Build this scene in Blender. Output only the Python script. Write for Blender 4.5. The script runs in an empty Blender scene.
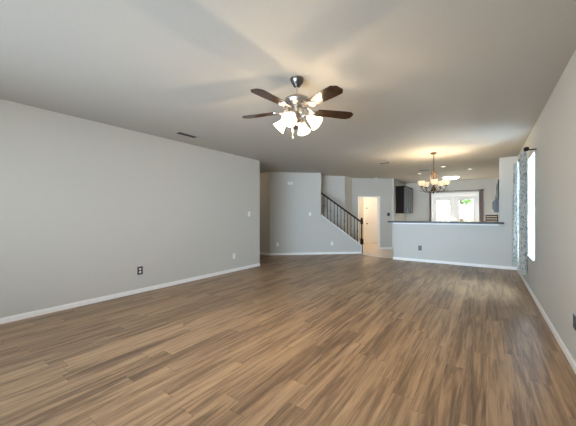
import bpy, bmesh, math, random
from mathutils import Vector, Matrix
PI = math.pi
S = bpy.context.scene
C = S.collection
random.seed(7)

# ------------------------------------------------------------------ camera, sky, lights, exposure
cam = bpy.data.cameras.new('camera'); co = bpy.data.objects.new('camera', cam); C.objects.link(co)
cam.sensor_width = 36; cam.lens = 36*281.7/576; cam.shift_y = 1.9/576
cam.clip_start = .02
co.location = (0, 0, 1.25); co.rotation_euler = (PI/2, 0, math.radians(35.09))
S.camera = co
S.view_settings.view_transform = 'Standard'; S.view_settings.look = 'None'
S.view_settings.gamma = 1; S.view_settings.use_curve_mapping = False
S.view_settings.exposure = .86
S.cycles.use_denoising = True
S.cycles.max_bounces = 10; S.cycles.diffuse_bounces = 6
S.cycles.sample_clamp_indirect = 6
S.cycles.caustics_reflective = False; S.cycles.caustics_refractive = False

w = bpy.data.worlds.new('sky'); S.world = w; w.use_nodes = True
nt = w.node_tree; bg = nt.nodes['Background']
tc = nt.nodes.new('ShaderNodeTexCoord'); sx = nt.nodes.new('ShaderNodeSeparateXYZ'); rp = nt.nodes.new('ShaderNodeValToRGB')
nt.links.new(tc.outputs['Generated'], sx.inputs[0]); nt.links.new(sx.outputs['Z'], rp.inputs[0]); nt.links.new(rp.outputs[0], bg.inputs[0])
rp.color_ramp.elements[0].color = (.86, .93, 1, 1); rp.color_ramp.elements[1].color = (.5, .72, 1, 1)
bg.inputs[1].default_value = 3.2

def area(name, loc, rot, sx_, sy_, power, col, spread=180):
    l = bpy.data.lights.new(name, 'AREA'); l.shape = 'RECTANGLE'; l.size = sx_; l.size_y = sy_; l.energy = power; l.color = col
    o = bpy.data.objects.new(name, l); C.objects.link(o); o.location = loc; o.rotation_euler = rot; l.spread = math.radians(spread)
    return o
DAY = (.64, .81, 1)
area('daylight_back_window', (-2.0, -1.95, 1.45), (PI/2, 0, 0), 3.4, 1.7, 98, DAY, 75)       # faces +Y into the room
area('daylight_side_window', (.82, 5.93, 1.4), (0, -PI/2, PI), 1.7, .8, 105, (.66, .86, 1))

sun = bpy.data.lights.new('sun', 'SUN'); sun.energy = 26; sun.angle = math.radians(1.2); sun.color = (1, .95, .86)
so_ = bpy.data.objects.new('sun', sun); C.objects.link(so_); so_.rotation_euler = (math.radians(-50), 0, math.radians(12))   # from beyond the french doors, onto the kitchen floor

# ------------------------------------------------------------------ materials
def mat(name, col=(.5, .5, .5), rough=.5, metal=0, spec=.5, emit=None, es=0, coat=0):
    m = bpy.data.materials.new(name); m.use_nodes = True
    b = m.node_tree.nodes['Principled BSDF']
    b.inputs['Base Color'].default_value = (*col, 1); b.inputs['Roughness'].default_value = rough
    b.inputs['Metallic'].default_value = metal; b.inputs['Specular IOR Level'].default_value = spec
    b.inputs['Coat Weight'].default_value = coat
    if emit: b.inputs['Emission Color'].default_value = (*emit, 1); b.inputs['Emission Strength'].default_value = es
    return m
def N(m, t, **kw):
    n = m.node_tree.nodes.new(t)
    for k, v in kw.items(): setattr(n, k, v)
    return n
def L(m, a, b): m.node_tree.links.new(a, b)
def math_(m, op, a, b=None):
    n = N(m, 'ShaderNodeMath', operation=op)
    for i, v in enumerate((a, b)):
        if v is None: continue
        if isinstance(v, (int, float)): n.inputs[i].default_value = v
        else: L(m, v, n.inputs[i])
    return n.outputs[0]
def noisy(name, c1, c2, scale, rough=.6, bump=0, metal=0, spec=.5, stretch=(1, 1, 1), detail=4, lo=.35, hi=.65):
    m = mat(name, c1, rough, metal, spec); b = m.node_tree.nodes['Principled BSDF']
    t = N(m, 'ShaderNodeTexCoord'); mp = N(m, 'ShaderNodeMapping'); mp.inputs['Scale'].default_value = stretch
    n = N(m, 'ShaderNodeTexNoise'); n.inputs['Scale'].default_value = scale; n.inputs['Detail'].default_value = detail
    r = N(m, 'ShaderNodeValToRGB'); r.color_ramp.elements[0].position = lo; r.color_ramp.elements[1].position = hi
    r.color_ramp.elements[0].color = (*c1, 1); r.color_ramp.elements[1].color = (*c2, 1)
    L(m, t.outputs['Object'], mp.inputs[0]); L(m, mp.outputs[0], n.inputs['Vector']); L(m, n.outputs[0], r.inputs[0]); L(m, r.outputs[0], b.inputs['Base Color'])
    if bump:
        bu = N(m, 'ShaderNodeBump'); bu.inputs['Strength'].default_value = bump; bu.inputs['Distance'].default_value = .002
        L(m, n.outputs[0], bu.inputs['Height']); L(m, bu.outputs[0], b.inputs['Normal'])
    return m

M_WALL = noisy('grey wall paint', (.52, .515, .475), (.535, .53, .49), 60, .55, .12, spec=.3)
M_CEIL = noisy('ceiling paint', (.45, .43, .385), (.47, .45, .405), 90, .8, .2, spec=.2)
M_WHITE = mat('white trim paint', (.82, .82, .8), .35)
M_DOORW = mat('white door paint', (.8, .79, .76), .4)
M_BLACK = mat('black iron', (.008, .007, .006), .5, spec=.2)
M_DARKWOOD = noisy('espresso wood', (.010, .005, .003), (.022, .011, .007), 6, .45, stretch=(6, 6, 1), spec=.25)
M_CAB = noisy('espresso cabinet wood', (.008, .005, .004), (.016, .009, .007), 6, .6, stretch=(6, 6, 1), spec=.12)
M_CABDOOR = noisy('polished espresso door', (.008, .005, .004), (.016, .009, .007), 6, .16, stretch=(6, 6, 1), spec=.7)
M_GRANITE = noisy('dark granite', (.015, .018, .02), (.16, .17, .17), 160, .38, detail=8, lo=.4, hi=.75, spec=.25)
M_NICKEL = mat('brushed nickel', (.42, .39, .36), .28, 1)
M_DKNICKEL = mat('dark pewter', (.16, .145, .13), .3, 1)
M_CHROME = mat('bright nickel', (.75, .72, .68), .12, 1)
M_BRONZE = noisy('antique bronze', (.03, .015, .008), (.2, .1, .045), 30, .4, metal=.7)
M_BLADE = noisy('walnut fan blade', (.012, .007, .005), (.032, .017, .011), 8, .13, stretch=(1, 8, 8), spec=.5)
M_SILVER = mat('dark steel wall plate', (.06, .065, .075), .4, .3)
M_BLACKPL = mat('black plastic', (.02, .02, .022), .35)
M_WHITEPL = mat('white plastic', (.82, .82, .8), .3)
M_GREYPL = mat('grey wall plate', (.5, .52, .53), .35)
M_SLOT = mat('dark slots', (.02, .02, .02), .6)
M_CARPET = noisy('beige stair carpet', (.42, .36, .29), (.5, .44, .36), 200, .95, .4)
M_STEEL = mat('stainless steel', (.5, .55, .6), .2, 1)
M_MWDOOR = mat('dark glossy steel', (.02, .027, .035), .3, .2)
M_GRASS = noisy('grass', (.1, .2, .05), (.2, .32, .1), 20, .9)
M_BARK = noisy('bark', (.12, .08, .05), (.2, .14, .1), 20, .9)
M_LEAF = noisy('leaves', (.1, .22, .06), (.25, .4, .14), 4, .7)
M_FENCE = noisy('fence boards', (.45, .36, .28), (.55, .46, .36), 4, .8, stretch=(8, 8, 1))
M_TAUPE = mat('taupe cloth', (.4, .33, .31), .9)
M_WOOD = noisy('light wood', (.5, .33, .2), (.62, .44, .29), 6, .5, stretch=(1, 8, 8))
M_STRIP = mat('pale transition strip', (.7, .66, .6), .4)

def glass():
    m = bpy.data.materials.new('window glass'); m.use_nodes = True; t = m.node_tree
    t.nodes.remove(t.nodes['Principled BSDF']); o = t.nodes['Material Output']
    a = N(m, 'ShaderNodeBsdfTransparent'); g = N(m, 'ShaderNodeBsdfGlossy'); g.inputs['Roughness'].default_value = .02
    x = N(m, 'ShaderNodeMixShader'); x.inputs[0].default_value = .06
    L(m, a.outputs[0], x.inputs[1]); L(m, g.outputs[0], x.inputs[2]); L(m, x.outputs[0], o.inputs[0]); return m
M_GLASS = glass()
def translucent(name, col, f=.6):
    m = mat(name, col, .8); t = m.node_tree; b = t.nodes['Principled BSDF']; o = t.nodes['Material Output']
    a = N(m, 'ShaderNodeBsdfTranslucent'); a.inputs[0].default_value = (*col, 1)
    x = N(m, 'ShaderNodeMixShader'); x.inputs[0].default_value = f
    L(m, b.outputs[0], x.inputs[1]); L(m, a.outputs[0], x.inputs[2]); L(m, x.outputs[0], o.inputs[0]); return m
M_BLIND = translucent('white blind', (.9, .93, .97))
def curtain_mat():
    m = translucent('patterned curtain cloth', (.6, .6, .56), .1); b = m.node_tree.nodes['Principled BSDF']
    t = N(m, 'ShaderNodeTexCoord'); v = N(m, 'ShaderNodeTexVoronoi', feature='DISTANCE_TO_EDGE'); v.inputs['Scale'].default_value = 16
    n = N(m, 'ShaderNodeTexNoise'); n.inputs['Scale'].default_value = 14; n.inputs['Detail'].default_value = 2
    mx = N(m, 'ShaderNodeVectorMath', operation='ADD'); sc = N(m, 'ShaderNodeVectorMath', operation='SCALE'); sc.inputs['Scale'].default_value = .12
    L(m, n.outputs['Color'], sc.inputs[0]); L(m, t.outputs['Object'], mx.inputs[0]); L(m, sc.outputs[0], mx.inputs[1]); L(m, mx.outputs[0], v.inputs['Vector'])
    r = N(m, 'ShaderNodeValToRGB'); r.color_ramp.elements[0].position = .12; r.color_ramp.elements[1].position = .2
    r.color_ramp.elements[0].color = (.62, .62, .57, 1); r.color_ramp.elements[1].color = (.22, .25, .25, 1)
    L(m, v.outputs['Distance'], r.inputs[0]); L(m, r.outputs[0], b.inputs['Base Color'])
    for nd in m.node_tree.nodes:
        if nd.type == 'BSDF_TRANSLUCENT': L(m, r.outputs[0], nd.inputs[0])
    return m
M_CURTAIN = curtain_mat()
def shade_mat(name, col, es):
    return mat(name, (.7, .66, .58), .25, emit=col, es=es)
M_SHADE = shade_mat('lit frosted glass', (1, .80, .56), 2.2)
def seethrough(m, f):
    b = m.node_tree.nodes['Principled BSDF']; o = m.node_tree.nodes['Material Output']
    a = N(m, 'ShaderNodeBsdfTransparent'); x = N(m, 'ShaderNodeMixShader'); x.inputs[0].default_value = f
    L(m, b.outputs[0], x.inputs[1]); L(m, a.outputs[0], x.inputs[2]); L(m, x.outputs[0], o.inputs[0])
seethrough(M_SHADE, .5)
M_BULB = mat('lit bulb', (1, 1, 1), .5, emit=(1, .78, .52), es=30)
M_CSHADE = mat('lit cream glass', (.3, .24, .15), .25, emit=(1, .8, .5), es=.42)
M_CBULB = mat('lit chandelier bulb', (1, 1, 1), .5, emit=(1, .74, .42), es=20)
M_CAN = mat('lit downlight lens', (1, 1, 1), .5, emit=(1, .92, .8), es=3)
M_DOME = mat('lit dome glass', (1, 1, 1), .5, emit=(1, .96, .9), es=5)

def planks():
    m = mat('wood plank floor', (.3, .2, .13), .36, spec=.45); b = m.node_tree.nodes['Principled BSDF']
    t = N(m, 'ShaderNodeTexCoord'); s = N(m, 'ShaderNodeSeparateXYZ'); L(m, t.outputs['Object'], s.inputs[0])
    X, Y = s.outputs['X'], s.outputs['Y']
    u = math_(m, 'DIVIDE', X, .135); row = math_(m, 'FLOOR', u); fx = math_(m, 'FRACT', u)
    wn = N(m, 'ShaderNodeTexWhiteNoise', noise_dimensions='1D'); L(m, row, wn.inputs['W'])
    v = math_(m, 'ADD', math_(m, 'DIVIDE', Y, 1.1), math_(m, 'MULTIPLY', wn.outputs['Value'], 7.3))
    col = math_(m, 'FLOOR', v); fy = math_(m, 'FRACT', v)
    cb = N(m, 'ShaderNodeCombineXYZ'); L(m, row, cb.inputs[0]); L(m, col, cb.inputs[1])
    w2 = N(m, 'ShaderNodeTexWhiteNoise', noise_dimensions='3D'); L(m, cb.outputs[0], w2.inputs['Vector'])
    # grain coordinates: stretched along Y, shifted per plank
    gc = N(m, 'ShaderNodeCombineXYZ')
    L(m, math_(m, 'MULTIPLY', X, 21.0), gc.inputs[0]); L(m, math_(m, 'MULTIPLY', Y, 1.15), gc.inputs[1]); L(m, math_(m, 'MULTIPLY', w2.outputs['Value'], 50), gc.inputs[2])
    n1 = N(m, 'ShaderNodeTexNoise'); n1.inputs['Scale'].default_value = 1.1; n1.inputs['Detail'].default_value = 5; n1.inputs['Roughness'].default_value = .6; n1.inputs['Distortion'].default_value = .6
    L(m, gc.outputs[0], n1.inputs['Vector'])
    n2 = N(m, 'ShaderNodeTexNoise'); n2.inputs['Scale'].default_value = 5; n2.inputs['Detail'].default_value = 5
    L(m, gc.outputs[0], n2.inputs['Vector'])
    f = math_(m, 'ADD', math_(m, 'MULTIPLY', n1.outputs[0], 1.0), math_(m, 'MULTIPLY', math_(m, 'SUBTRACT', n2.outputs[0], .5), .32))
    f = math_(m, 'ADD', f, math_(m, 'MULTIPLY', math_(m, 'SUBTRACT', w2.outputs['Value'], .5), .17))
    r = N(m, 'ShaderNodeValToRGB'); e = r.color_ramp.elements
    e[0].position = .28; e[0].color = (.115, .07, .042, 1); e[1].position = .76; e[1].color = (.43, .28, .155, 1)
    q = e.new(.42); q.color = (.195, .12, .067, 1); q = e.new(.55); q.color = (.305, .194, .108, 1)
    L(m, f, r.inputs[0])
    seam = math_(m, 'MAXIMUM', math_(m, 'LESS_THAN', fx, .018), math_(m, 'LESS_THAN', fy, .0025))
    mx = N(m, 'ShaderNodeMix', data_type='RGBA'); L(m, math_(m, 'MULTIPLY', seam, .6), mx.inputs[0]); L(m, r.outputs[0], mx.inputs[6]); mx.inputs[7].default_value = (.05, .03, .02, 1)
    L(m, mx.outputs[2], b.inputs['Base Color'])
    bu = N(m, 'ShaderNodeBump'); bu.inputs['Strength'].default_value = .12; bu.inputs['Distance'].default_value = .002; L(m, f, bu.inputs['Height']); L(m, bu.outputs[0], b.inputs['Normal'])
    L(m, math_(m, 'ADD', math_(m, 'MULTIPLY', n2.outputs[0], .16), .3), b.inputs['Roughness'])
    return m
M_FLOOR = planks()
def tiles():
    m = mat('beige floor tile', (.6, .5, .38), .3); b = m.node_tree.nodes['Principled BSDF']
    t = N(m, 'ShaderNodeTexCoord'); mp = N(m, 'ShaderNodeMapping'); mp.inputs['Rotation'].default_value = (0, 0, math.radians(42.75))
    br = N(m, 'ShaderNodeTexBrick', offset=0); br.inputs['Color1'].default_value = (.60, .51, .40, 1); br.inputs['Color2'].default_value = (.55, .46, .36, 1); br.inputs['Mortar'].default_value = (.4, .34, .27, 1)
    br.inputs['Scale'].default_value = 1; br.inputs['Brick Width'].default_value = .33; br.inputs['Row Height'].default_value = .33; br.inputs['Mortar Size'].default_value = .006
    L(m, t.outputs['Object'], mp.inputs[0]); L(m, mp.outputs[0], br.inputs['Vector']); L(m, br.outputs['Color'], b.inputs['Base Color']); return m
M_TILE = tiles()

# ------------------------------------------------------------------ mesh helpers
class MB:
    def __init__(s): s.b = bmesh.new()
    def _m(s, verts, mtx):
        if mtx is not None: bmesh.ops.transform(s.b, matrix=mtx, verts=verts)
    def box(s, lo, hi, mtx=None, bev=0):
        lo, hi = Vector(lo), Vector(hi)
        r = bmesh.ops.create_cube(s.b, size=1); vs = r['verts']
        for v in vs: v.co = Vector([(lo[i]+hi[i])/2 + v.co[i]*(hi[i]-lo[i]) for i in range(3)])
        if bev:
            es = list({e for v in vs for e in v.link_edges})
            q = bmesh.ops.bevel(s.b, geom=es, offset=bev, segments=2, affect='EDGES'); vs = list({v for f in q['faces'] for v in f.verts} | {v for v in vs if v.is_valid})
        s._m(vs, mtx); return s
    def prism(s, pts, z0, z1, mtx=None):                    # polygon in xy extruded in z
        a = [s.b.verts.new((p[0], p[1], z0)) for p in pts]; c = [s.b.verts.new((p[0], p[1], z1)) for p in pts]
        n = len(pts); s.b.faces.new(a[::-1]); s.b.faces.new(c)
        for i in range(n): s.b.faces.new((a[i], a[(i+1) % n], c[(i+1) % n], c[i]))
        s._m(a+c, mtx); return s
    def lathe(s, prof, n=24, mtx=None, flute=0, nf=8):
        rings = []
        for k, (r, z) in enumerate(prof):
            if r < 1e-5: rings.append([s.b.verts.new((0, 0, z))])
            else:
                rr = [r*(1+flute*math.cos(nf*2*PI*i/n)*(k/len(prof))) for i in range(n)]
                rings.append([s.b.verts.new((rr[i]*math.cos(2*PI*i/n), rr[i]*math.sin(2*PI*i/n), z)) for i in range(n)])
        for a, c in zip(rings, rings[1:]):
            for i in range(n):
                j = (i+1) % n
                if len(a) == 1 and len(c) == 1: break
                if len(a) == 1: s.b.faces.new((a[0], c[i], c[j]))
                elif len(c) == 1: s.b.faces.new((a[i], a[j], c[0]))
                else: s.b.faces.new((a[i], a[j], c[j], c[i]))
        s._m([v for r in rings for v in r], mtx); return s
    def tube(s, pts, rad, n=8):
        pts = [Vector(p) for p in pts]; rings = []
        rads = rad if isinstance(rad, (list, tuple)) else [rad]*len(pts)
        up = Vector((0, 0, 1)); d0 = (pts[1]-pts[0]).normalized()
        if abs(d0.z) > .9: up = Vector((1, 0, 0))
        a = d0.cross(up).normalized()
        for i, p in enumerate(pts):
            d = (pts[min(i+1, len(pts)-1)]-pts[max(i-1, 0)]).normalized()
            a = (a - d*a.dot(d)).normalized(); c = d.cross(a)
            rings.append([s.b.verts.new(p+(a*math.cos(2*PI*k/n)+c*math.sin(2*PI*k/n))*rads[i]) for k in range(n)])
        for r1, r2 in zip(rings, rings[1:]):
            for k in range(n): s.b.faces.new((r1[k], r1[(k+1) % n], r2[(k+1) % n], r2[k]))
        s.b.faces.new(rings[0][::-1]); s.b.faces.new(rings[-1]); return s
    def sphere(s, c, r, seg=12, sc=(1, 1, 1)):
        q = bmesh.ops.create_uvsphere(s.b, u_segments=seg, v_segments=max(6, seg//2+2), radius=r)
        for v in q['verts']: v.co = Vector((v.co.x*sc[0], v.co.y*sc[1], v.co.z*sc[2]))+Vector(c)
        return s
    def build(s, name, m, parent=None, smooth=None, loc=None, rz=0):
        bmesh.ops.recalc_face_normals(s.b, faces=s.b.faces)
        me = bpy.data.meshes.new(name); s.b.to_mesh(me); s.b.free(); me.materials.append(m)
        if smooth is not None:
            for f in me.polygons: f.use_smooth = True
            try: me.set_sharp_from_angle(angle=math.radians(smooth))
            except Exception: pass
        o = bpy.data.objects.new(name, me); C.objects.link(o)
        if parent: o.parent = parent
        if loc is not None: o.location = loc
        o.rotation_euler.z = rz
        return o
def struct(o): o['kind'] = 'structure'; return o
def tag(o, label, cat, group=None):
    o['label'] = label; o['category'] = cat
    if group: o['group'] = group
    return o
def thing(name, loc, label, cat, rz=0, group=None):
    o = bpy.data.objects.new(name, None); C.objects.link(o); o.location = loc; o.rotation_euler.z = rz; o.empty_display_size = .1
    return tag(o, label, cat, group)
def T3(v): return Matrix.Translation(Vector(v))
def RZ(a): return Matrix.Rotation(a, 4, 'Z')
def align(d, at=(0, 0, 0)):                                  # +z -> d
    return T3(at) @ Vector((0, 0, 1)).rotation_difference(Vector(d).normalized()).to_matrix().to_4x4()

# ------------------------------------------------------------------ the room's measures
H = 2.581; XL = -4.554; XR = .590; YH = 8.212; YL = 5.27
SA = math.radians(42.745)                                    # direction of the angled stair wall
t_ = Vector((math.cos(SA), math.sin(SA))); n_ = Vector((-math.sin(SA), math.cos(SA)))
def SP(T, D, z=0): p = n_*D + t_*T; return Vector((p.x, p.y, z))

def wallseg(name, a, b, z0=0, z1=H, th=.12, holes=()):
    """straight wall from a to b, room side on the right hand of a->b, thickness to the left; holes = (s0,s1,z0,z1)"""
    a, b = Vector(a), Vector(b); d = (b-a); ln = d.length; ang = math.atan2(d.y, d.x)
    m = MB(); cuts = sorted(holes); s = 0
    for (h0, h1, hz0, hz1) in cuts:
        m.box((s, 0, z0), (h0, th, z1))
        if hz0 > z0: m.box((h0, 0, z0), (h1, th, hz0))
        if hz1 < z1: m.box((h0, 0, hz1), (h1, th, z1))
        s = h1
    m.box((s, 0, z0), (ln, th, z1))
    return struct(m.build(name, M_WALL, loc=(a.x, a.y, 0), rz=ang))
def baseboard(name, a, b, h=.066, th=.014):
    a, b = Vector(a), Vector(b); d = (b-a); ang = math.atan2(d.y, d.x); ln = d.length
    m = MB(); m.box((0, -th, 0), (ln, 0, h*.8)); m.prism([(-0, 0)], 0, 0) if False else None
    m.box((0, -th*.6, h*.8), (ln, 0, h))
    return struct(m.build(name, M_WHITE, loc=(a.x, a.y, 0), rz=ang))

# floor
PLAN = [(-8, -2.0), (.71, -2.0), (.71, 12.72), (-2.76, 12.72), (-2.76, 13.7), (-8, 13.7)]
fl = struct(MB().prism(PLAN, -.1, 0).build('floor', M_FLOOR))
ed = [(-3.26, 8.76), (-3.10, 8.58), (-2.95, 8.46), (-2.80, 8.40), (-2.60, 8.38), (-2.40, 8.40), (-2.24, 8.40), (-2.133, 8.33)]
tp = [SP(3.55, 8.83)[:2], *ed, (.59, 8.332), (.59, 12.6), (-2.88, 12.6), (-2.88, 13.6), SP(7.0, 12.0)[:2], SP(3.5, 12.0)[:2]]
struct(MB().prism(tp, 0, .005).build('floor_tile', M_TILE))
m = MB()
m.tube([(x, y, .005) for x, y in ed], .013, 8)
struct(m.build('trim_1', M_STRIP, smooth=40))
# ceiling
struct(MB().prism(PLAN, H, H+.1).build('ceiling', M_CEIL))

# walls: room side on the right hand of a -> b means thickness to the left
wallseg('wall_left', (XL, -1.9), (XL, YL))                                     # room at +X
wallseg('wall_hall', (-7.6, 6.81), (-5.465, 6.81))                               # faces -Y
wallseg('wall_hall_side', (XL-.12, YL), (-7.6, YL)) ; 
wallseg('wall_hall_end', (-7.6, YL-.12), (-7.6, 6.95))
wallseg('wall_right', (XR, 12.72), (XR, -1.9), holes=[(12.72-6.36, 12.72-5.52, .56, 2.27)])
wallseg('wall_back', (XR+.1, -1.8), (XL-.1, -1.8), holes=[(.9, 4.4, .6, 2.2)])
wallseg('wall_kitchen_far', (-2.76, 12.6), (XR, 12.6), holes=[(.97, 2.50, 0, 2.05)])
wallseg('wall_kitchen_left', (-2.76, 10.66), (-2.76, 13.7))
sl = SP(.609, 8.71); sr = SP(2.226, 8.71)
wallseg('wall_stair', sl[:2], sr[:2])
wallseg('wall_entry', SP(3.64, 9.75)[:2], SP(5.205, 9.75)[:2], holes=[(.24, 1.03, 0, 1.90)])
wallseg('wall_stair_back', SP(.9, 9.30)[:2], SP(3.215, 9.30)[:2])
a = SP(3.215, 9.30); b = SP(3.64, 9.75)
wallseg('wall_stair_end', a[:2], b[:2])
wallseg('wall_vestibule_far', SP(3.5, 11.9)[:2], SP(7.1, 11.9)[:2])
wallseg('wall_vestibule_side', SP(3.70, 9.87)[:2], SP(3.70, 11.9)[:2])
# half wall with the full-height stub at its right end
struct(MB().box((-2.133, YH, 0), (.254, YH+.12, 1.04)).build('wall_bar', M_WALL))
struct(MB().box((.254, YH, 0), (XR, YH+.12, H)).build('wall_stub', M_WALL))
# triangular knee wall under the balustrade
K0, K1, ZK0, ZK1 = 2.226, 3.55, 1.234, .255
sm = T3((0, 0, 0)) @ RZ(SA)
RX = Matrix.Rotation(PI/2, 4, 'X')
def tri(T0, z00, z01, T1, z10, z11, D0, D1):
    m = MB(); q = [(T0, D0, z00), (T1, D0, z10), (T1, D0, z11), (T0, D0, z01)]; r = [(T0, D1, z00), (T1, D1, z10), (T1, D1, z11), (T0, D1, z01)]
    A = [m.b.verts.new(sm @ Vector(p)) for p in q]; B = [m.b.verts.new(sm @ Vector(p)) for p in r]
    m.b.faces.new(A); m.b.faces.new(B[::-1])
    for i in range(4): m.b.faces.new((A[i], B[i], B[(i+1) % 4], A[(i+1) % 4]))
    return m
struct(tri(K0, 0, ZK0, K1, 0, ZK1, 8.71, 8.83).build('wall_knee', M_WALL))
struct(tri(K0, ZK0, ZK0+.035, K1+.02, ZK1-.015, ZK1+.02, 8.69, 8.85).build('trim_2', M_WHITE))
struct(MB().box((K1, 8.695, 0), (K1+.022, 8.845, ZK1-.015), mtx=sm).build('trim_3', M_WHITE))
# steps behind the knee wall
st = MB()
for i in range(9):
    T1 = 3.50-.24*i
    if T1 > 1.4: st.box((1.1, 8.832, .0 if i == 0 else .178*i), (T1, 9.298, .178*(i+1)), mtx=sm)
struct(st.build('floor_stairs', M_CARPET))

# baseboards
baseboard('baseboard_left', (XL, -1.8), (XL, YL))
baseboard('baseboard_hall', (-7.5, 6.81), (-5.465, 6.81))
baseboard('baseboard_stair', sl[:2], SP(K1, 8.71)[:2])
baseboard('baseboard_bar', (-2.133, YH), (XR, YH))
baseboard('baseboard_bar_end', (-2.133, YH+.12), (-2.133, YH))
baseboard('baseboard_right', (XR, YH), (XR, -1.8))
baseboard('baseboard_entry', SP(4.70, 9.75)[:2], SP(5.2, 9.75)[:2])
baseboard('baseboard_vestibule', SP(3.7, 11.9)[:2], SP(4.93, 11.9)[:2], h=.11)

# doorway casing in the entry wall
def casing(name, mtx, s0, s1, z1, y=0, wd=.055, th=.016, z0=0):
    m = MB(); m.box((s0-wd, y-th, z0), (s0, y, z1+wd), mtx); m.box((s1, y-th, z0), (s1+wd, y, z1+wd), mtx); m.box((s0, y-th, z1), (s1, y, z1+wd), mtx)
    m.box((s0, y, z0), (s0+.012, y+.12, z1), mtx); m.box((s1-.012, y, z0), (s1, y+.12, z1), mtx); m.box((s0, y, z1-.012), (s1, y+.12, z1), mtx)
    return struct(m.build(name, M_WHITE))
casing('trim_4', sm, 3.88, 4.67, 1.90, 9.75, wd=.03)

# closed panel door at the back of the vestibule
def panel_door(name, w_, h_, mtx, panels, mt=M_DOORW):
    m = MB(); m.box((0, 0, 0), (w_, .035, h_), mtx)
    for (x0, x1, z0, z1) in panels:
        for q in ((x0, x1, z0, z0+.015), (x0, x1, z1-.015, z1), (x0, x0+.015, z0, z1), (x1-.015, x1, z0, z1)):
            m.box((q[0], -.008, q[2]), (q[1], 0, q[3]), mtx)
        m.box((x0+.04, -.006, z0+.04), (x1-.04, 0, z1-.04), mtx)
    return struct(m.build(name, mt))
dm = sm @ T3((5.03, 11.862, .005))
d1 = panel_door('door_1', .84, 2.03, dm, [(.12, .38, .2, .85), (.46, .72, .2, .85), (.12, .38, 1.0, 1.85), (.46, .72, 1.0, 1.85)])
m = MB(); m.lathe([(0, 0), (.03, 0), (.03, .008), (.012, .012), (.012, .04), (.028, .05), (.03, .065), (.015, .08), (0, .08)], 16, dm @ T3((.07, 0, .86)) @ Matrix.Rotation(PI/2, 4, 'X'))
m.build('door_knob', M_DKNICKEL, d1, smooth=40)
m = MB(); m.lathe([(0, 0), (.03, 0), (.028, .02), (.02, .022), (0, .022)], 16, dm @ T3((.07, 0, 1.54)) @ Matrix.Rotation(PI/2, 4, 'X'))
m.build('deadbolt', M_DKNICKEL, d1, smooth=40)
m = MB()
m.box((4.97, 11.88, 0), (5.03, 11.9, 2.1), sm); m.box((5.87, 11.88, 0), (5.93, 11.9, 2.1), sm); m.box((5.03, 11.88, 2.035), (5.87, 11.9, 2.1), sm)
struct(m.build('trim_5', M_WHITE))

# french doors in the kitchen's far wall
f0, f1 = -1.79, -.26
m = MB()
m.box((f0-.06, 12.58, 0), (f0, 12.6, 2.11)); m.box((f1, 12.58, 0), (f1+.06, 12.6, 2.11)); m.box((f0, 12.58, 2.05), (f1, 12.6, 2.11))
m.box((f0, 12.6, 1.99), (f1, 12.72, 2.05)); m.box((f0, 12.6, 0), (f0+.03, 12.72, 1.99)); m.box((f1-.03, 12.6, 0), (f1, 12.72, 1.99))
struct(m.build('trim_6', M_WHITE))
mid = (f0+f1)/2
for k, (x0, x1, g0, g1) in enumerate([(f0+.03, mid-.002, -1.63, -1.14), (mid+.002, f1-.03, -.85, -.36)]):
    m = MB()
    m.box((x0, 12.63, .01), (g0, 12.67, 1.985)); m.box((g1, 12.63, .01), (x1, 12.67, 1.985))
    m.box((g0, 12.63, .01), (g1, 12.67, .28)); m.box((g0, 12.63, 1.84), (g1, 12.67, 1.985))
    for q in ((g0, g1, .28, .295), (g0, g1, 1.825, 1.84), (g0, g0+.015, .28, 1.84), (g1-.015, g1, .28, 1.84)):
        m.box((q[0], 12.62, q[2]), (q[1], 12.63, q[3]))
    d = struct(m.build('door_%d' % (k+2), M_DOORW))
    MB().box((g0, 12.648, .28), (g1, 12.652, 1.84)).build('glass_pane', M_GLASS, d)
    hx = mid-.06 if k == 0 else mid+.06
    m = MB(); m.box((hx-.02, 12.622, .93), (hx+.02, 12.63, 1.12)); m.tube([(hx, 12.62, 1.0), (hx, 12.58, 1.0), (hx+(.1 if k else -.1), 12.575, 1.0)], .008)
    m.build('door_handle', M_NICKEL, d, smooth=40)

# side window (frame, glass)
def window(name, mtx, w_, h_, mull=True):
    m = MB(); f = .045
    m.box((0, .04, 0), (f, .09, h_), mtx); m.box((w_-f, .04, 0), (w_, .09, h_), mtx); m.box((f, .04, 0), (w_-f, .09, f), mtx); m.box((f, .04, h_-f), (w_-f, .09, h_), mtx)
    m.box((f, .045, h_/2-.02), (w_-f, .085, h_/2+.02), mtx)
    if mull: m.box((w_/2-.025, .04, f), (w_/2+.025, .09, h_-f), mtx)
    o = struct(m.build(name, M_WHITE))
    MB().box((f, .064, f), (w_-f, .067, h_-f), mtx).build('glass_pane', M_GLASS, o)
    s = MB().box((0, -.02, -.0), (w_, .04, .018), mtx); s.build('window_sill', M_WHITE, o)
    return o
window('window_1', T3((XR, 6.36, .56)) @ RZ(-PI/2), .84, 1.71, False)
window('window_2', T3((XR+.1-.9, -1.8, .6)) @ RZ(PI), 3.5, 1.6)

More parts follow.
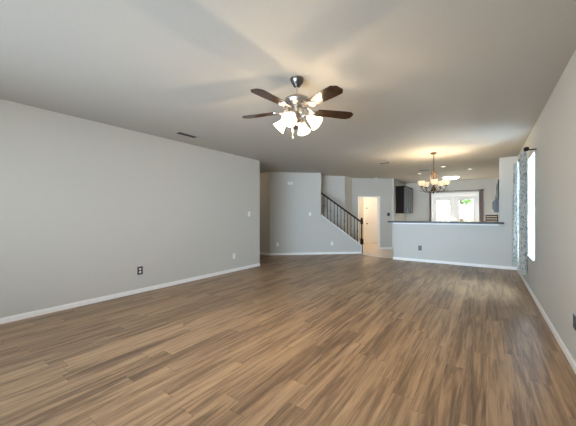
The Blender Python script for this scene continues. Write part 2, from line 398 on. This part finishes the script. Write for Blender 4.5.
# ------------------------------------------------------------------ things on the ceiling
# ceiling fan
FX, FY = -1.514, 2.309
fan = thing('ceiling_fan', (FX, FY, H), 'pewter ceiling fan with five dark walnut blades and four lit bell shades', 'ceiling fan')
MB().lathe([(0, 0), (.066, 0), (.066, -.014), (.058, -.04), (.042, -.058), (.034, -.075), (0, -.078)], 32).build('canopy', M_DKNICKEL, fan, 35)
MB().tube([(0, 0, -.08), (0, 0, -.17)], .012, 16).build('downrod', M_CHROME, fan, 40)
MB().lathe([(0, -.155), (.03, -.158), (.04, -.168), (.085, -.18), (.118, -.2), (.125, -.222), (.118, -.245), (.122, -.252), (.1, -.275), (.06, -.285), (0, -.285)], 40).build('motor_housing', M_NICKEL, fan, 30)
MB().lathe([(0, -.285), (.062, -.285), (.066, -.31), (.05, -.335), (.03, -.34), (.03, -.36), (.048, -.37), (.052, -.405), (.035, -.425), (.012, -.435), (.01, -.455), (0, -.46)], 32).build('light_kit_hub', M_NICKEL, fan, 30)
ZB = 2.273-H
th0 = math.radians(122.6)
for k in range(5):
    a = th0+k*2*PI/5; R_ = RZ(a)
    pitch = T3((0, 0, ZB)) @ R_ @ Matrix.Rotation(math.radians(-9), 4, 'X')
    b = MB()
    out = [(.205, -.05), (.25, -.058), (.5, -.071), (.555, -.07), (.594, -.035), (.594, .035), (.555, .07), (.5, .071), (.25, .058), (.205, .05)]
    b.prism(out, -.003, .003, pitch)
    b.build('fan_blade', M_BLADE, fan)
    i = MB()
    i.prism([(.17, -.02), (.205, -.045), (.235, -.045), (.25, -.012), (.285, 0), (.25, .012), (.235, .045), (.205, .045), (.17, .02)], -.009, -.0035, pitch)
    i.tube([R_ @ Vector((.095, 0, -.262)), R_ @ Vector((.13, 0, ZB-.005)), R_ @ Vector((.18, 0, ZB-.006))], [.016, .012, .013], 10)
    i.tube([R_ @ Vector((.1, -.012, -.27)), R_ @ Vector((.14, -.032, ZB-.01)), R_ @ Vector((.19, -.03, ZB-.002))], .006, 8)
    i.tube([R_ @ Vector((.1, .012, -.27)), R_ @ Vector((.14, .032, ZB-.012)), R_ @ Vector((.19, .03, ZB-.012))], .006, 8)
    i.build('blade_iron', M_NICKEL, fan, 40)
yaw = math.radians(35.09)
for k in range(4):
    a = yaw+math.radians(67+90*k)
    u = Vector((math.cos(a), math.sin(a), 0))
    dd = (u*.74+Vector((0, 0, -.67))).normalized()
    p0 = u*.045+Vector((0, 0, -.385)); p1 = u*.095+Vector((0, 0, -.365)); p2 = p1+dd*.03
    arm = MB(); arm.tube([p0, u*.07+Vector((0, 0, -.368)), p1, p2], [.008, .008, .009, .02], 12)
    arm.lathe([(0, 0), (.024, 0), (.027, .02), (.025, .03), (0, .03)], 20, align(dd, p1+dd*.012))
    ao = arm.build('lamp_arm', M_NICKEL, fan, 40)
    sh = MB(); base = p1+dd*.032
    pr = [(.026, 0), (.03, .008), (.036, .03), (.043, .055), (.05, .08), (.06, .1), (.068, .112), (.070, .114), (.066, .112), (.057, .1), (.047, .08), (.04, .055), (.033, .03), (.027, .01)]
    sh.lathe(pr, 32, align(dd, base), flute=.03, nf=8)
    so = sh.build('glass_shade', M_SHADE, fan, 60)
    bb = MB(); bb.lathe([(0, 0), (.012, 0), (.013, .02), (.022, .045), (.024, .06), (.018, .076), (0, .084)], 16, align(dd, base))
    bb.build('bulb', M_BULB, so, 60)
    pl = bpy.data.lights.new('bulb_light', 'POINT'); pl.energy = 12.5; pl.color = (1, .74, .46); pl.shadow_soft_size = .018
    po = bpy.data.objects.new('bulb_light', pl); C.objects.link(po); po.parent = fan; po.location = base+dd*.1
pc = MB(); pc.tube([(-.02, -.04, -.42), (-.022, -.045, -.56)], .0018, 6); pc.lathe([(0, 0), (.006, .004), (.007, .02), (.003, .03), (0, .03)], 10, T3((-.022, -.045, -.59)))
pc.build('pull_chain', M_CHROME, fan, 40)
pc = MB(); pc.tube([(.03, .02, -.42), (.03, .022, -.5)], .0018, 6); pc.lathe([(0, 0), (.006, .004), (.007, .02), (.003, .03), (0, .03)], 10, T3((.03, .022, -.53)))
pc.build('pull_chain', M_CHROME, fan, 40)

# chandelier
CX, CY = -.919, 6.735
ch = thing('chandelier', (CX, CY, H), 'antique bronze five-arm chandelier with glowing cream glass bowls', 'chandelier')
MB().lathe([(0, 0), (.065, 0), (.065, -.01), (.05, -.03), (.015, -.042), (0, -.042)], 24).build('canopy', M_BRONZE, ch, 35)
c = MB(); z = -.04
k = 0
while z > -.40:
    pts = [(.009*math.cos(q), 0, z-.014+.016*math.sin(q)) if k % 2 else (0, .009*math.cos(q), z-.014+.016*math.sin(q)) for q in [i*2*PI/10 for i in range(11)]]
    c.tube(pts, .0028, 6); z -= .026; k += 1
c.tube([(0.012, 0, -.04), (.012, .004, -.2), (.01, 0, -.41)], .0025, 6)
c.build('chain', M_BRONZE, ch, 50)
MB().lathe([(0, -.40), (.012, -.405), (.03, -.42), (.04, -.435), (.03, -.45), (.012, -.46), (.010, -.52), (.022, -.56), (.012, -.6), (.010, -.68), (.02, -.72), (.045, -.745), (.05, -.775), (.035, -.81), (.014, -.83), (.02, -.85), (.008, -.875), (0, -.885)], 20).build('center_column', M_BRONZE, ch, 40)
for k in range(5):
    a = math.radians(-80+72*k); u = Vector((math.cos(a), math.sin(a), 0)); v = lambda r, z: u*r+Vector((0, 0, z))
    ar = MB(); ar.tube([v(.03, -.77), v(.08, -.83), (v(.14, -.845)), v(.2, -.82), v(.24, -.765), v(.245, -.72)], [.009, .009, .008, .008, .008, .008], 8)
    ar.tube([v(.03, -.43), v(.06, -.5), v(.05, -.6), v(.07, -.7), v(.13, -.77), v(.2, -.8)], .005, 8)
    ar.tube([v(.2, -.82), v(.26, -.835), v(.28, -.8), v(.262, -.785)], .005, 8)
    ar.lathe([(0, 0), (.03, .004), (.035, .015), (.02, .03), (0, .03)], 14, T3(v(.245, -.735)))
    ao = ar.build('lamp_arm', M_BRONZE, ch, 40)
    s_ = MB(); s_.lathe([(.02, 0), (.045, .012), (.062, .04), (.066, .075), (.075, .108), (.072, .108), (.062, .075), (.056, .04), (.04, .017), (.018, .006)], 24, T3(v(.245, -.71)), flute=.03, nf=6)
    so = s_.build('glass_shade', M_CSHADE, ch, 60)
    MB().lathe([(0, 0), (.011, 0), (.012, .02), (.022, .045), (.018, .068), (0, .076)], 12, T3(v(.245, -.70))).build('bulb', M_CBULB, so, 60)
    pl = bpy.data.lights.new('candle_light', 'POINT'); pl.energy = 6.5; pl.color = (1, .78, .5); pl.shadow_soft_size = .02
    po = bpy.data.objects.new('candle_light', pl); C.objects.link(po); po.parent = ch; po.location = v(.245, -.605)

# recessed lights
def can(x, y, label):
    t = thing('recessed_light', (x, y, H), label, 'ceiling light', group='recessed lights in the kitchen ceiling')
    MB().lathe([(.04, 0), (.075, 0), (.075, -.006), (.06, -.008), (.041, -.003)], 32).build('trim_ring', M_WHITE, t, 50)
    MB().lathe([(0, -.0025), (.04, -.0025), (.04, -.001), (0, -.001)], 24).build('lens', M_CAN, t, 50)
can(-.963, 8.81, 'small round recessed ceiling light just right of the chandelier stem')
can(-1.752, 9.87, 'small round recessed ceiling light left of the chandelier beside the slotted vent')
can(-.378, 9.72, 'small round recessed ceiling light furthest right, near the stub wall')
dome = thing('dome_light', (-1.0, 11.3, H), 'wide white dome light glowing on the kitchen ceiling before the french doors', 'ceiling light')
MB().lathe([(0, 0), (.26, 0), (.26, -.02), (.245, -.025)], 40).build('rim', M_WHITE, dome, 50)
MB().lathe([(.245, -.022), (.23, -.05), (.18, -.08), (.1, -.095), (0, -.1)], 40).build('glass_dome', M_DOME, dome, 60)

# vents: length along local x
def vent(x, y, rz, ln, wd, label, nsl=3, fm=M_GREYPL):
    t = thing('ceiling_vent', (x, y, H), label, 'air vent', rz)
    f = .022
    m = MB(); m.box((-ln/2, -wd/2, -.006), (ln/2, -wd/2+f, 0)); m.box((-ln/2, wd/2-f, -.006), (ln/2, wd/2, 0)); m.box((-ln/2, -wd/2+f, -.006), (-ln/2+f, wd/2-f, 0)); m.box((ln/2-f, -wd/2+f, -.006), (ln/2, wd/2-f, 0))
    m.build('frame', fm, t)
    MB().box((-ln/2+f, -wd/2+f, -.002), (ln/2-f, wd/2-f, -.0005)).build('backing', M_SLOT, t)
    for i in range(nsl):
        yy = -wd/2+f+(i+.5)*(wd-2*f)/nsl
        MB().box((-ln/2+f, -.006, -.0006), (ln/2-f, .006, .0006), T3((0, yy, -.006)) @ Matrix.Rotation(.7, 4, 'X')).build('louver', M_LOUVER, t)
M_LOUVER = mat('dark louver metal', (.1, .095, .09), .5)
M_CGREY = mat('ceiling coloured metal', (.42, .4, .37), .5)
vent(-4.07, 2.87, PI/2, .40, .16, 'narrow dark slotted air vent in the ceiling close to the long left wall', 2, M_CGREY)
vent(-2.13, 7.33, 0, .3, .2, 'flat dark air vent in the ceiling midway between fan and chandelier', 3, M_CGREY)
vent(-1.50, 9.17, 0, .32, .22, 'dark slotted air vent in the ceiling just left of the chandelier chain', 4, M_CGREY)
sd = thing('smoke_detector', (*SP(4.47, 9.62)[:2], H), 'round white smoke detector on the ceiling above the entry doorway', 'smoke detector')
MB().lathe([(0, 0), (.062, 0), (.064, -.012), (.056, -.03), (.03, -.038), (0, -.038)], 24).build('body', M_WHITEPL, sd, 35)
MB().lathe([(.064, 0), (.07, 0), (.07, -.008), (.064, -.008)], 24).build('base_ring', M_GREYPL, sd, 35)

# ------------------------------------------------------------------ wall fittings (local: x along wall, -y out of the wall)
def outlet(loc, rz, label, plate, rec, w_=.072, h_=.116):
    t = thing('wall_outlet', loc, label, 'outlet', rz)
    MB().box((-w_/2, -.006, -h_/2), (w_/2, 0, h_/2), bev=.002).build('cover_plate', plate, t)
    for zc in (-.024, .024):
        r = MB().box((-.016, -.0085, zc-.015), (.016, -.005, zc+.015), bev=.0012).build('receptacle', rec, t)
        q = MB(); q.box((-.008, -.0092, zc-.004), (-.005, -.0082, zc+.006)); q.box((.005, -.0092, zc-.004), (.008, -.0082, zc+.006)); q.box((-.002, -.0092, zc-.011), (.002, -.0082, zc-.007))
        q.build('slots', M_SLOT, r)
    return t
def switch(loc, rz, label, plate=M_WHITEPL):
    t = thing('light_switch', loc, label, 'light switch', rz)
    MB().box((-.036, -.006, -.058), (.036, 0, .058), bev=.002).build('cover_plate', plate, t)
    MB().box((-.005, -.013, -.008), (.005, -.005, .012), bev=.001).build('toggle', M_WHITEPL, t)
    return t
outlet((XL, 2.34, .355), PI/2, 'dark steel outlet with pale sockets low on the long left wall', M_SILVER, M_WHITEPL, .085, .13)
outlet((XL, 4.407, .342), PI/2, 'pale outlet low on the left wall near its far end', M_WHITEPL, M_WHITEPL)
switch((XL, 4.889, 1.271), PI/2, 'pale toggle switch at chest height near the far end of the left wall', M_WHITEPL)
outlet(SP(.842, 8.71, .331), SA, 'white outlet low on the angled wall near its left corner', M_WHITEPL, M_WHITEPL)
outlet(SP(2.585, 8.71, .339), SA, 'white outlet on the sloping wall below the stair balusters', M_WHITEPL, M_WHITEPL)
switch(SP(1.87, 8.71, 1.278), SA, 'white toggle switch on the angled wall left of the stair opening')
outlet((-1.445, YH, .363), 0, 'black outlet on the bar half wall under the countertop', M_BLACKPL, M_SILVER, .085, .13)
outlet((XR, 3.204, .382), -PI/2, 'dark outlet low on the right wall at the photo edge', M_SILVER, M_BLACKPL)
cb = thing('door_chime', SP(1.234, 8.71, 2.237), 'small white chime box high on the angled wall', 'door chime', SA)
MB().box((-.075, -.045, -.04), (.075, 0, .04), bev=.006).build('cover', M_WHITEPL, cb)
q = MB()
for i in range(5): q.box((-.05+.022*i, -.047, -.025), (-.042+.022*i, -.044, .025))
q.build('grille', M_GREYPL, cb)
tm = thing('thermostat', SP(5.024, 9.75, 1.268), 'small dark square thermostat on the entry wall left of the bar', 'thermostat', SA)
MB().box((-.05, -.02, -.06), (.05, 0, .06), bev=.004).build('housing', M_SILVER, tm)
MB().box((-.033, -.022, -.01), (.033, -.0195, .04)).build('screen', M_BLACKPL, tm)

# ------------------------------------------------------------------ stair railing
rl = thing('stair_railing', SP(3.6, 8.77), 'black iron stair railing with dark handrail on the sloping half wall', 'railing', SA)
O = SP(3.6, 8.77)
def RP(T, z, off=0): return Vector((T-3.6, off, z))
def zr(T): return 1.955+(1.03-1.955)*(T-2.24)/(3.57-2.24)
def zk(T): return ZK0+.03+(ZK1-ZK0)*(T-K0)/(K1-K0)
hr = MB()
a, b = RP(2.24, zr(2.24)), RP(3.60, zr(3.60))
sec = [(-.03, -.012), (-.032, .01), (-.02, .028), (.02, .028), (.032, .01), (.03, -.012), (.018, -.028), (-.018, -.028)]
A = [hr.b.verts.new(a+Vector((0, y, z))) for y, z in sec]; B = [hr.b.verts.new(b+Vector((0, y, z))) for y, z in sec]
hr.b.faces.new(A); hr.b.faces.new(B[::-1])
for i in range(8): hr.b.faces.new((A[i], B[i], B[(i+1) % 8], A[(i+1) % 8]))
hr.build('handrail', M_DARKWOOD, rl)
for i in range(11):
    T = 2.34+.112*i
    bl = MB(); z0, z1 = zk(T), zr(T)-.02
    bl.box((T-3.6-.0075, -.0075, z0-.01), (T-3.6+.0075, .0075, z1))
    bl.box((T-3.6-.013, -.013, z0-.012), (T-3.6+.013, .013, z0+.02))
    if i % 2 == 0:
        zm = z0+(z1-z0)*.52
        bl.lathe([(0, -.035), (.010, -.03), (.019, -.005), (.019, .005), (.010, .03), (0, .035)], 10, T3((T-3.6, 0, zm)))
    else:
        zm = z0+(z1-z0)*.52
        bl.box((T-3.6-.009, -.009, zm-.12), (T-3.6+.009, .009, zm+.12), bev=.002)
    bl.build('baluster', M_BLACK, rl)
nw = MB()
nw.box((-.024, -.024, .0), (.024, .024, .3), bev=.003)
nw.box((-.045, -.045, .3), (.045, .045, .47), bev=.006)
nw.lathe([(.03, .47), (.024, .50), (.018, .54), (.021, .65), (.022, .8), (.018, .9), (.024, .95)], 18)
nw.box((-.034, -.034, .95), (.034, .034, 1.07), bev=.003)
nw.lathe([(0, 1.06), (.042, 1.07), (.047, 1.085), (.03, 1.1), (.038, 1.125), (.026, 1.15), (0, 1.16)], 18)
nw.build('newel_post', M_DARKWOOD, rl, 35)

# ------------------------------------------------------------------ bar and kitchen
ct = MB().prism([(-2.235, 7.99), (.335, 7.99), (.335, YH-.002), (.252, YH-.002), (.252, 8.52), (-2.235, 8.52)], 1.041, 1.081)
tag(ct.build('countertop', M_GRANITE), 'long dark granite bar countertop overhanging the grey half wall', 'countertop')
struct(MB().box((-2.14, 8.19, 1.0), (.25, YH, 1.04)).build('trim_7', M_WHITE))
# tray rack on the bar's right end
tr = thing('wooden_rack', (.115, 8.38, 1.082), 'low striped rack of wooden slats standing on the right end of the bar', 'rack')
for x in (-.115, .115): MB().box((x-.008, -.07, 0), (x+.008, .07, .17), bev=.002).build('side_panel', M_BLACK, tr)
for z in (.03, .085, .14):
    MB().box((-.107, -.065, z-.026), (.107, .065, z), bev=.002).build('slat', M_WOOD, tr)
    MB().box((-.107, -.06, z), (.107, .06, z+.029)).build('tray', M_BLACK, tr)
# upper cabinets on the kitchen's left wall
cab = thing('upper_cabinet', (-2.76, 10.95, 1.31), 'dark espresso upper cabinets on the wall at the left end of the kitchen', 'cabinet')
MB().box((0, 0, 0), (.285, 1.44, .985)).build('body', M_CAB, cab)
MB().box((0, -.02, .985), (.315, 1.46, 1.015), bev=.004).build('crown_molding', M_CAB, cab)
for i in range(4):
    y0 = .005+i*.36
    d = MB(); d.box((.285, y0, .005), (.298, y0+.35, .975)); d.box((.298, y0, .005), (.305, y0+.06, .975)); d.box((.298, y0+.29, .005), (.305, y0+.35, .975)); d.box((.298, y0+.06, .005), (.305, y0+.29, .065)); d.box((.298, y0+.06, .915), (.305, y0+.29, .975))
    do = d.build('cabinet_door', M_CABDOOR, cab)
    hy = y0+(.31 if i % 2 == 0 else .04)
    MB().tube([(.305, hy, .06), (.328, hy, .06), (.328, hy, .18), (.305, hy, .18)], .005, 8).build('door_handle', M_STEEL, do, 40)
# right hand kitchen wall: cabinet above a microwave
cab = thing('upper_cabinet', (XR-.003, 9.1, 1.70), 'sliver of dark cabinet above the microwave behind the stub wall', 'cabinet')
MB().box((-.31, 0, 0), (0, 1.7, .48)).build('body', M_CAB, cab)
for i in range(4):
    y0 = .005+i*.424
    d = MB(); d.box((-.323, y0, .005), (-.31, y0+.414, .475)); d.box((-.33, y0, .005), (-.323, y0+.06, .475)); d.box((-.33, y0+.354, .005), (-.323, y0+.414, .475)); d.box((-.33, y0+.06, .005), (-.323, y0+.354, .065)); d.box((-.33, y0+.06, .415), (-.323, y0+.354, .475))
    do = d.build('cabinet_door', M_CABDOOR, cab)
    MB().tube([(-.33, y0+.05, .04), (-.35, y0+.05, .04), (-.35, y0+.05, .14), (-.33, y0+.05, .14)], .005, 8).build('door_handle', M_STEEL, do, 40)
mw = thing('microwave', (XR-.003, 9.95, 1.32), 'black and steel microwave hung under the right hand kitchen cabinet', 'microwave')
MB().box((-.38, -.38, 0), (0, .38, .375), bev=.01).build('body', M_BLACKPL, mw)
d = MB(); pts = []
for i in range(9):
    y = -.36+i*.54/8; pts.append((-.40-.03*math.sin(PI*i/8), y))
d.prism(pts+[(-.38, .18), (-.38, -.36)], .02, .355)
do = d.build('microwave_door', M_MWDOOR, mw, 30)
MB().box((-.438, -.26, .08), (-.40, .08, .3), bev=.004).build('door_glass', M_BLACKPL, do)
MB().box((-.395, .2, .02), (-.38, .36, .355), bev=.003).build('control_panel', M_BLACKPL, mw)

# kitchen curtain rod and thin curtains by the french doors
kr = thing('curtain_rod', (-1.0, 12.52, 2.17), 'thin black curtain rod above the kitchen french doors', 'curtain rod')
MB().tube([(-.92, 0, 0), (.9, 0, 0)], .011, 10).build('rod', M_BLACK, kr, 40)
for s in (-1, 1):
    MB().sphere((s*.93-.01, 0, 0), .024).build('finial', M_BLACK, kr, 60)
    MB().tube([(s*.84, 0, 0), (s*.84, .08, 0)], .007, 8).build('bracket', M_BLACK, kr, 40)
def drape(name, y_or_x, x0, x1, z0, z1, folds, amp, axis, m, label, cat, segs=60, group=None):
    """folded cloth hanging between z0 and z1; runs along axis from x0 to x1"""
    d = MB(); b = d.b; rows = []
    nz = 16
    for j in range(nz+1):
        f = j/nz; z = z0+(z1-z0)*f; r = []
        for i in range(segs+1):
            s = i/segs; p = x0+(x1-x0)*s; ph = 2*PI*folds*s
            o = amp*(math.sin(ph)+.25*math.sin(2.3*ph+1+2*f))*(1-.35*f)
            p += .012*math.sin(ph*1.7+3*f)*(1-f)
            r.append(b.verts.new((y_or_x+o, p, z) if axis == 'Y' else (p, y_or_x+o, z)))
        rows.append(r)
    for r1, r2 in zip(rows, rows[1:]):
        for i in range(segs): b.faces.new((r1[i], r1[i+1], r2[i+1], r2[i]))
    bmesh.ops.solidify(b, geom=b.faces[:], thickness=.003)
    return tag(d.build(name, m, smooth=70), label, cat, group)
drape('kitchen_curtain', 12.52, -1.86, -1.79, .03, 2.155, 3, .018, 'X', M_TAUPE, 'narrow taupe curtain left of the kitchen french doors', 'curtain', 40)
drape('kitchen_curtain', 12.52, -.21, -.08, .03, 2.155, 3, .018, 'X', M_TAUPE, 'narrow taupe curtain right of the kitchen french doors', 'curtain', 40)

# side window curtains, rod and blind
cr = thing('curtain_rod', (.47, 6.0, 2.185), 'black curtain rod with pointed finial over the right wall window', 'curtain rod')
MB().tube([(0, -.74, 0), (0, .58, 0)], .012, 10).build('rod', M_BLACK, cr, 40)
for s, y in ((-1, -.74),):
    MB().lathe([(0, 0), (.014, .004), (.034, .04), (.03, .06), (.012, .085), (0, .09)], 14, align((0, s, 0), (0, y, 0))).build('finial', M_BLACK, cr, 60)
for y in (-.70, .55):
    MB().tube([(0, y, 0), (.118, y, 0)], .008, 8).build('bracket', M_BLACK, cr, 40)
drape('curtain', .455, 5.32, 5.53, .38, 2.17, 3.2, .044, 'Y', M_CURTAIN, 'grey patterned curtain hanging on the near side of the right wall window', 'curtain', 110)
drape('curtain', .440, 6.28, 6.50, .36, 2.17, 3.2, .044, 'Y', M_CURTAIN, 'pale curtain panel on the far side of the right wall window, nearer the corner', 'curtain', 110)
bl = thing('window_blind', (XR+.03, 5.94, .58), 'white slatted blind glowing in the right wall window', 'window blind')
MB().box((-.02, -.4, 1.62), (.02, .4, 1.67)).build('headrail', M_WHITE, bl)
sl_ = MB()
for i in range(40):
    sl_.box((-.02, -.395, -.001), (.02, .395, .001), T3((0, 0, .04+i*.0395)) @ Matrix.Rotation(-1.25, 4, 'Y'))
sl_.build('slats', M_BLIND, bl)

# ------------------------------------------------------------------ outside, seen through the french doors
struct(MB().box((-2.7, 12.73, -.2), (3, 17, -.02)).build('ground_bounce_slab', noisy('pale light bounce', (.55, .53, .5), (.62, .6, .57), 12, .9)))  # pale slab added to bounce sunlight up onto the kitchen ceiling
struct(MB().box((-12, 13.75, -.3), (10, 40, -.15)).build('ground', M_GRASS))
m = MB()
for i in range(60): m.box((-9+i*.3, 22, -.15), (-9+i*.3+.28, 22.03, 1.6))
m.box((-9, 22.03, .3), (9, 22.08, .4)); m.box((-9, 22.03, 1.2), (9, 22.08, 1.3))
tag(m.build('garden_fence', M_FENCE), 'pale board fence across the garden beyond the french doors', 'fence')
def tree(x, y, h, r, label):
    t = thing('garden_tree', (x, y, -.15), label, 'tree')
    tk = MB(); tk.tube([(0, 0, 0), (.05, .02, h*.3), (-.03, 0, h*.6), (0, 0, h*.85)], [.12, .1, .07, .03], 8)
    for q in range(5):
        a = q*1.3; tk.tube([(0, 0, h*.4+q*.12), (math.cos(a)*r*.6, math.sin(a)*r*.6, h*.6+q*.15)], [.04, .015], 6)
    tk.build('trunk', M_BARK, t, 50)
    lf = MB()
    for q in range(900):
        v = Vector((random.gauss(0, 1), random.gauss(0, 1), random.gauss(0, 1))).normalized()*r*random.uniform(.4, 1)
        v.z *= .8; c_ = v+Vector((0, 0, h*.75)); s = .09
        R = Matrix.Rotation(random.uniform(0, 6), 3, 'Z') @ Matrix.Rotation(random.uniform(0, 3), 3, 'X')
        lf.b.faces.new([lf.b.verts.new(c_+R @ Vector(p)) for p in ((-s, 0, 0), (0, -s*.6, 0), (s, 0, 0), (0, s*.6, 0))])
    lf.build('foliage', M_LEAF, t)
tree(-3.3, 18.5, 3.0, 1.0, 'leafy garden tree seen through the left french door')
tree(-1.2, 19.5, 3.2, 1.1, 'leafy garden tree seen through the right french door')

# small lamps the place has: hallway and vestibule ceiling lights (out of view)
def flush(x, y, label, es):
    t = thing('hall_light', (x, y, H), label, 'ceiling light')
    MB().lathe([(0, 0), (.12, 0), (.12, -.015), (.11, -.02)], 24).build('rim', M_WHITE, t, 50)
    MB().lathe([(.11, -.018), (.09, -.05), (.04, -.07), (0, -.075)], 24).build('glass_dome', mat('warm lit glass', (1, 1, 1), .5, emit=(1, .77, .56), es=es), t, 60)
p = SP(4.6, 10.9); flush(p.x, p.y, 'warm flush light on the vestibule ceiling', 210)
flush(-6.3, 6.2, 'warm flush light on the side hall ceiling', 14)
